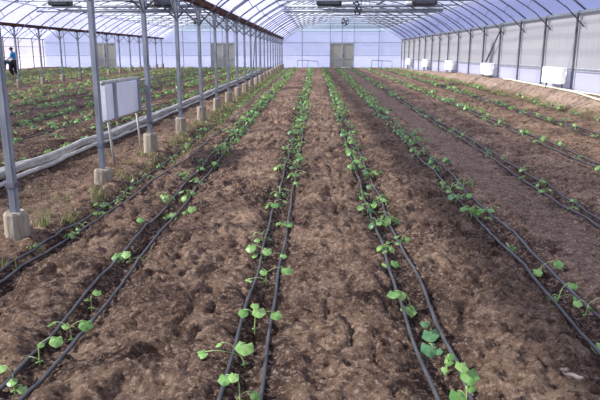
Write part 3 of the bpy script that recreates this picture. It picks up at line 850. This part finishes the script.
# dry leaf at the front right
X_, Yp, z_ = g_at(578, 381)
for k, (dx, dy, sz, lab) in enumerate([(0,0,.115,'larger crumpled dry leaf on the soil at the front right'),(-.035,.075,.07,'smaller curled dry leaf just behind the larger one, front right')]):
    v, f = leaf_geo(sz, n=13, rings=3, cup=-.3, seed=77+k)
    R = Euler((.25, -.1, 2.6+k), 'XYZ').to_matrix(); b = MB()
    rs2 = random.Random(k)
    b.add([R@Vector((p[0], p[1]*.55, p[2]+rs2.uniform(-.006,.008))) for p in v], f)
    o = b.build('dry_leaf', M['dead'], None, False, loc=(X_+dx, Yp+dy, gd(X_+dx, Yp+dy)+.016))
    tag(o, lab, 'dry leaf')

# ------------------------------------------------------------------ workers
def skin(name, vs, es, rad, mat, parent=None, root=0, sub=2):
    me = bpy.data.meshes.new(name); me.from_pydata(vs, es, []); o = bpy.data.objects.new(name, me); COL.objects.link(o)
    md = o.modifiers.new('skin', 'SKIN'); sk = me.skin_vertices[0].data if me.skin_vertices else None
    if sk is None:
        bm = bmesh.new(); bm.from_mesh(me); bm.verts.layers.skin.verify(); bm.to_mesh(me); bm.free(); sk = me.skin_vertices[0].data
    for i, r in enumerate(rad): sk[i].radius = (r, r) if not isinstance(r, tuple) else r; sk[i].use_root = (i == root)
    sd = o.modifiers.new('sub', 'SUBSURF'); sd.levels = sub; sd.render_levels = sub
    dg = bpy.context.evaluated_depsgraph_get(); m2 = bpy.data.meshes.new_from_object(o.evaluated_get(dg))
    o.modifiers.clear(); o.data = m2; o.data.name = name
    m2.materials.clear(); m2.materials.append(mat)
    m2.polygons.foreach_set('use_smooth', [True]*len(m2.polygons))
    if parent: o.parent = parent
    return o
def head_mesh(c, fwd, r, parent):
    """face with nose, ears; hair as a cap"""
    bm = bmesh.new(); bmesh.ops.create_uvsphere(bm, u_segments=20, v_segments=14, radius=r)
    fwd = Vector(fwd).normalized()
    for v in bm.verts:
        v.co.z *= 1.22
        if v.co.y < -.5*r and abs(v.co.x) < .3*r and -.35*r < v.co.z < .15*r: v.co.y -= .22*r
        if v.co.z < -.4*r: v.co.x *= .82
        if abs(v.co.x) > .93*r and abs(v.co.z) < .3*r: v.co.x *= 1.12
    return bm, fwd
def person(loc, rz, joints, torso_mat, label):
    t = empty('person', loc, label, 'person', None, rz)
    J = joints; names = ['pelvis','chest','neck','head','crown','shL','elL','haL','tipL','shR','elR','haR','tipR','hipL','knL','anL','toL','hipR','knR','anR','toR']
    vs = [J[n] for n in names]; ix = {n: i for i, n in enumerate(names)}
    ch = [('pelvis','chest'),('chest','neck'),('neck','head'),('head','crown'),('chest','shL'),('shL','elL'),('elL','haL'),('haL','tipL'),('chest','shR'),('shR','elR'),('elR','haR'),('haR','tipR'),
          ('pelvis','hipL'),('hipL','knL'),('knL','anL'),('anL','toL'),('pelvis','hipR'),('hipR','knR'),('knR','anR'),('anR','toR')]
    R = dict(pelvis=.12,chest=.13,neck=.055,head=.095,crown=.075,shL=.06,elL=.04,haL=.035,tipL=.02,hipL=.09,knL=.058,anL=.042,toL=.035)
    for k in list(R):
        if k.endswith('L'): R[k[:-1]+'R'] = R[k]
    body = skin('body', vs, [(ix[a], ix[b_]) for a, b_ in ch], [R[n] for n in names], M['skin'], t)
    sub = ['pelvis','chest','shL','elL','shR','elR']; sx = {n: i for i, n in enumerate(sub)}
    skin('shirt', [J[n] for n in sub], [(sx[a], sx[b_]) for a, b_ in [('pelvis','chest'),('chest','shL'),('shL','elL'),('chest','shR'),('shR','elR')]], [R[n]+.025 for n in sub], M[torso_mat], t)
    sub = ['pelvis','hipL','knL','anL','hipR','knR','anR']; sx2 = {n: i for i, n in enumerate(sub)}
    skin('trousers', [J[n] for n in sub], [(sx2[a], sx2[b_]) for a, b_ in [('pelvis','hipL'),('hipL','knL'),('knL','anL'),('pelvis','hipR'),('hipR','knR'),('knR','anR')]], [R[n]+.03 for n in sub], M['black'], t)
    h = Vector(J['head']); c = Vector(J['crown']); up = (c-h).normalized()
    bm = bmesh.new(); bmesh.ops.create_uvsphere(bm, u_segments=18, v_segments=12, radius=.122)
    q = up.to_track_quat('Z', 'Y').to_matrix()
    rem = [v for v in bm.verts if v.co.z < -.045]
    bmesh.ops.delete(bm, geom=rem, context='VERTS')
    for v in bm.verts: v.co = q@v.co + h.lerp(c, .55) + Vector((.015,0,0))
    me = bpy.data.meshes.new('hair'); bm.to_mesh(me); bm.free(); me.materials.append(M['hair'])
    me.polygons.foreach_set('use_smooth', [True]*len(me.polygons))
    ho = bpy.data.objects.new('hair', me); COL.objects.link(ho); ho.parent = t
    return t
# facing -x (to the left)
stand = dict(pelvis=(.03,0,.90), chest=(-.03,0,1.28), neck=(-.10,0,1.46), head=(-.14,0,1.56), crown=(-.15,0,1.66),
  shL=(-.03,.19,1.36), elL=(-.10,.26,1.10), haL=(-.30,.20,1.0), tipL=(-.38,.17,.98), shR=(-.03,-.19,1.36), elR=(-.10,-.27,1.10), haR=(-.30,-.22,.99), tipR=(-.38,-.19,.96),
  hipL=(.03,.10,.84), knL=(-.02,.13,.47), anL=(.06,.14,.08), toL=(-.12,.15,.03), hipR=(.03,-.10,.84), knR=(.02,-.12,.47), anR=(.10,-.12,.08), toR=(-.08,-.13,.03))
bend = dict(pelvis=(.05,0,.80), chest=(-.33,0,.92), neck=(-.52,0,.90), head=(-.62,0,.86), crown=(-.72,0,.84),
  shL=(-.40,.18,.88), elL=(-.46,.22,.60), haL=(-.52,.18,.34), tipL=(-.54,.17,.25), shR=(-.40,-.18,.88), elR=(-.44,-.23,.60), haR=(-.54,-.19,.36), tipR=(-.57,-.18,.27),
  hipL=(.05,.10,.75), knL=(-.06,.13,.43), anL=(.04,.14,.08), toL=(-.14,.15,.03), hipR=(.05,-.10,.75), knR=(-.02,-.12,.43), anR=(.09,-.12,.08), toR=(-.09,-.13,.03))
def wpos(px, z): return (px-315)*z/620
zz = 38.8; xx = wpos(12.8, zz); yy_ = (zz-.33)/.973
person((xx, yy_, gz(xx, yy_)-.01), 0, stand, 'blue', 'person in a bright blue shirt and black trousers standing at the far left')
xx = wpos(9.0, zz-1.2); yy_ = (zz-1.2-.33)/.973
person((xx, yy_, gz(xx, yy_)-.01), 0, bend, 'teal', 'person in a dark teal top bending down over the plants at far left')

# ------------------------------------------------------------------ light, sky, camera
w = bpy.data.worlds.new('sky'); S.world = w; w.use_nodes = True; nt = w.node_tree; nt.nodes.clear()
out = nt.nodes.new('ShaderNodeOutputWorld'); bg = nt.nodes.new('ShaderNodeBackground')
tc = nt.nodes.new('ShaderNodeTexCoord'); sep = nt.nodes.new('ShaderNodeSeparateXYZ'); nt.links.new(tc.outputs['Generated'], sep.inputs[0])
r = ramp(nt, [(0.0, (.80,.82,.90)), (.06, (.80,.84,1.0)), (.35, (.80,.83,1.0)), (1.0, (.68,.75,1.0))]); nt.links.new(sep.outputs['Z'], r.inputs[0])
nt.links.new(r.outputs[0], bg.inputs[0]); bg.inputs[1].default_value = .92; nt.links.new(bg.outputs[0], out.inputs[0])
sl = bpy.data.lights.new('sun', 'SUN'); sl.energy = 13; sl.angle = math.radians(2.5); sl.color = (1.0,.91,.76)
so = bpy.data.objects.new('sun', sl); COL.objects.link(so)
to_sun = Vector((-.80, -.16, .54)).normalized()
so.rotation_euler = to_sun.to_track_quat('Z', 'Y').to_euler()
cam = bpy.data.cameras.new('camera'); co_ = bpy.data.objects.new('camera', cam); COL.objects.link(co_)
cam.sensor_width = 36; cam.lens = 36*F/600; cam.clip_end = 400; cam.clip_start = .05
co_.location = (0, 0, CAMZ); co_.rotation_euler = (PI/2-TH, 0, PSI)
S.camera = co_
S.view_settings.view_transform = 'Standard'; S.view_settings.look = 'None'
S.view_settings.gamma = 1; S.view_settings.use_curve_mapping = False; S.view_settings.exposure = 0.1
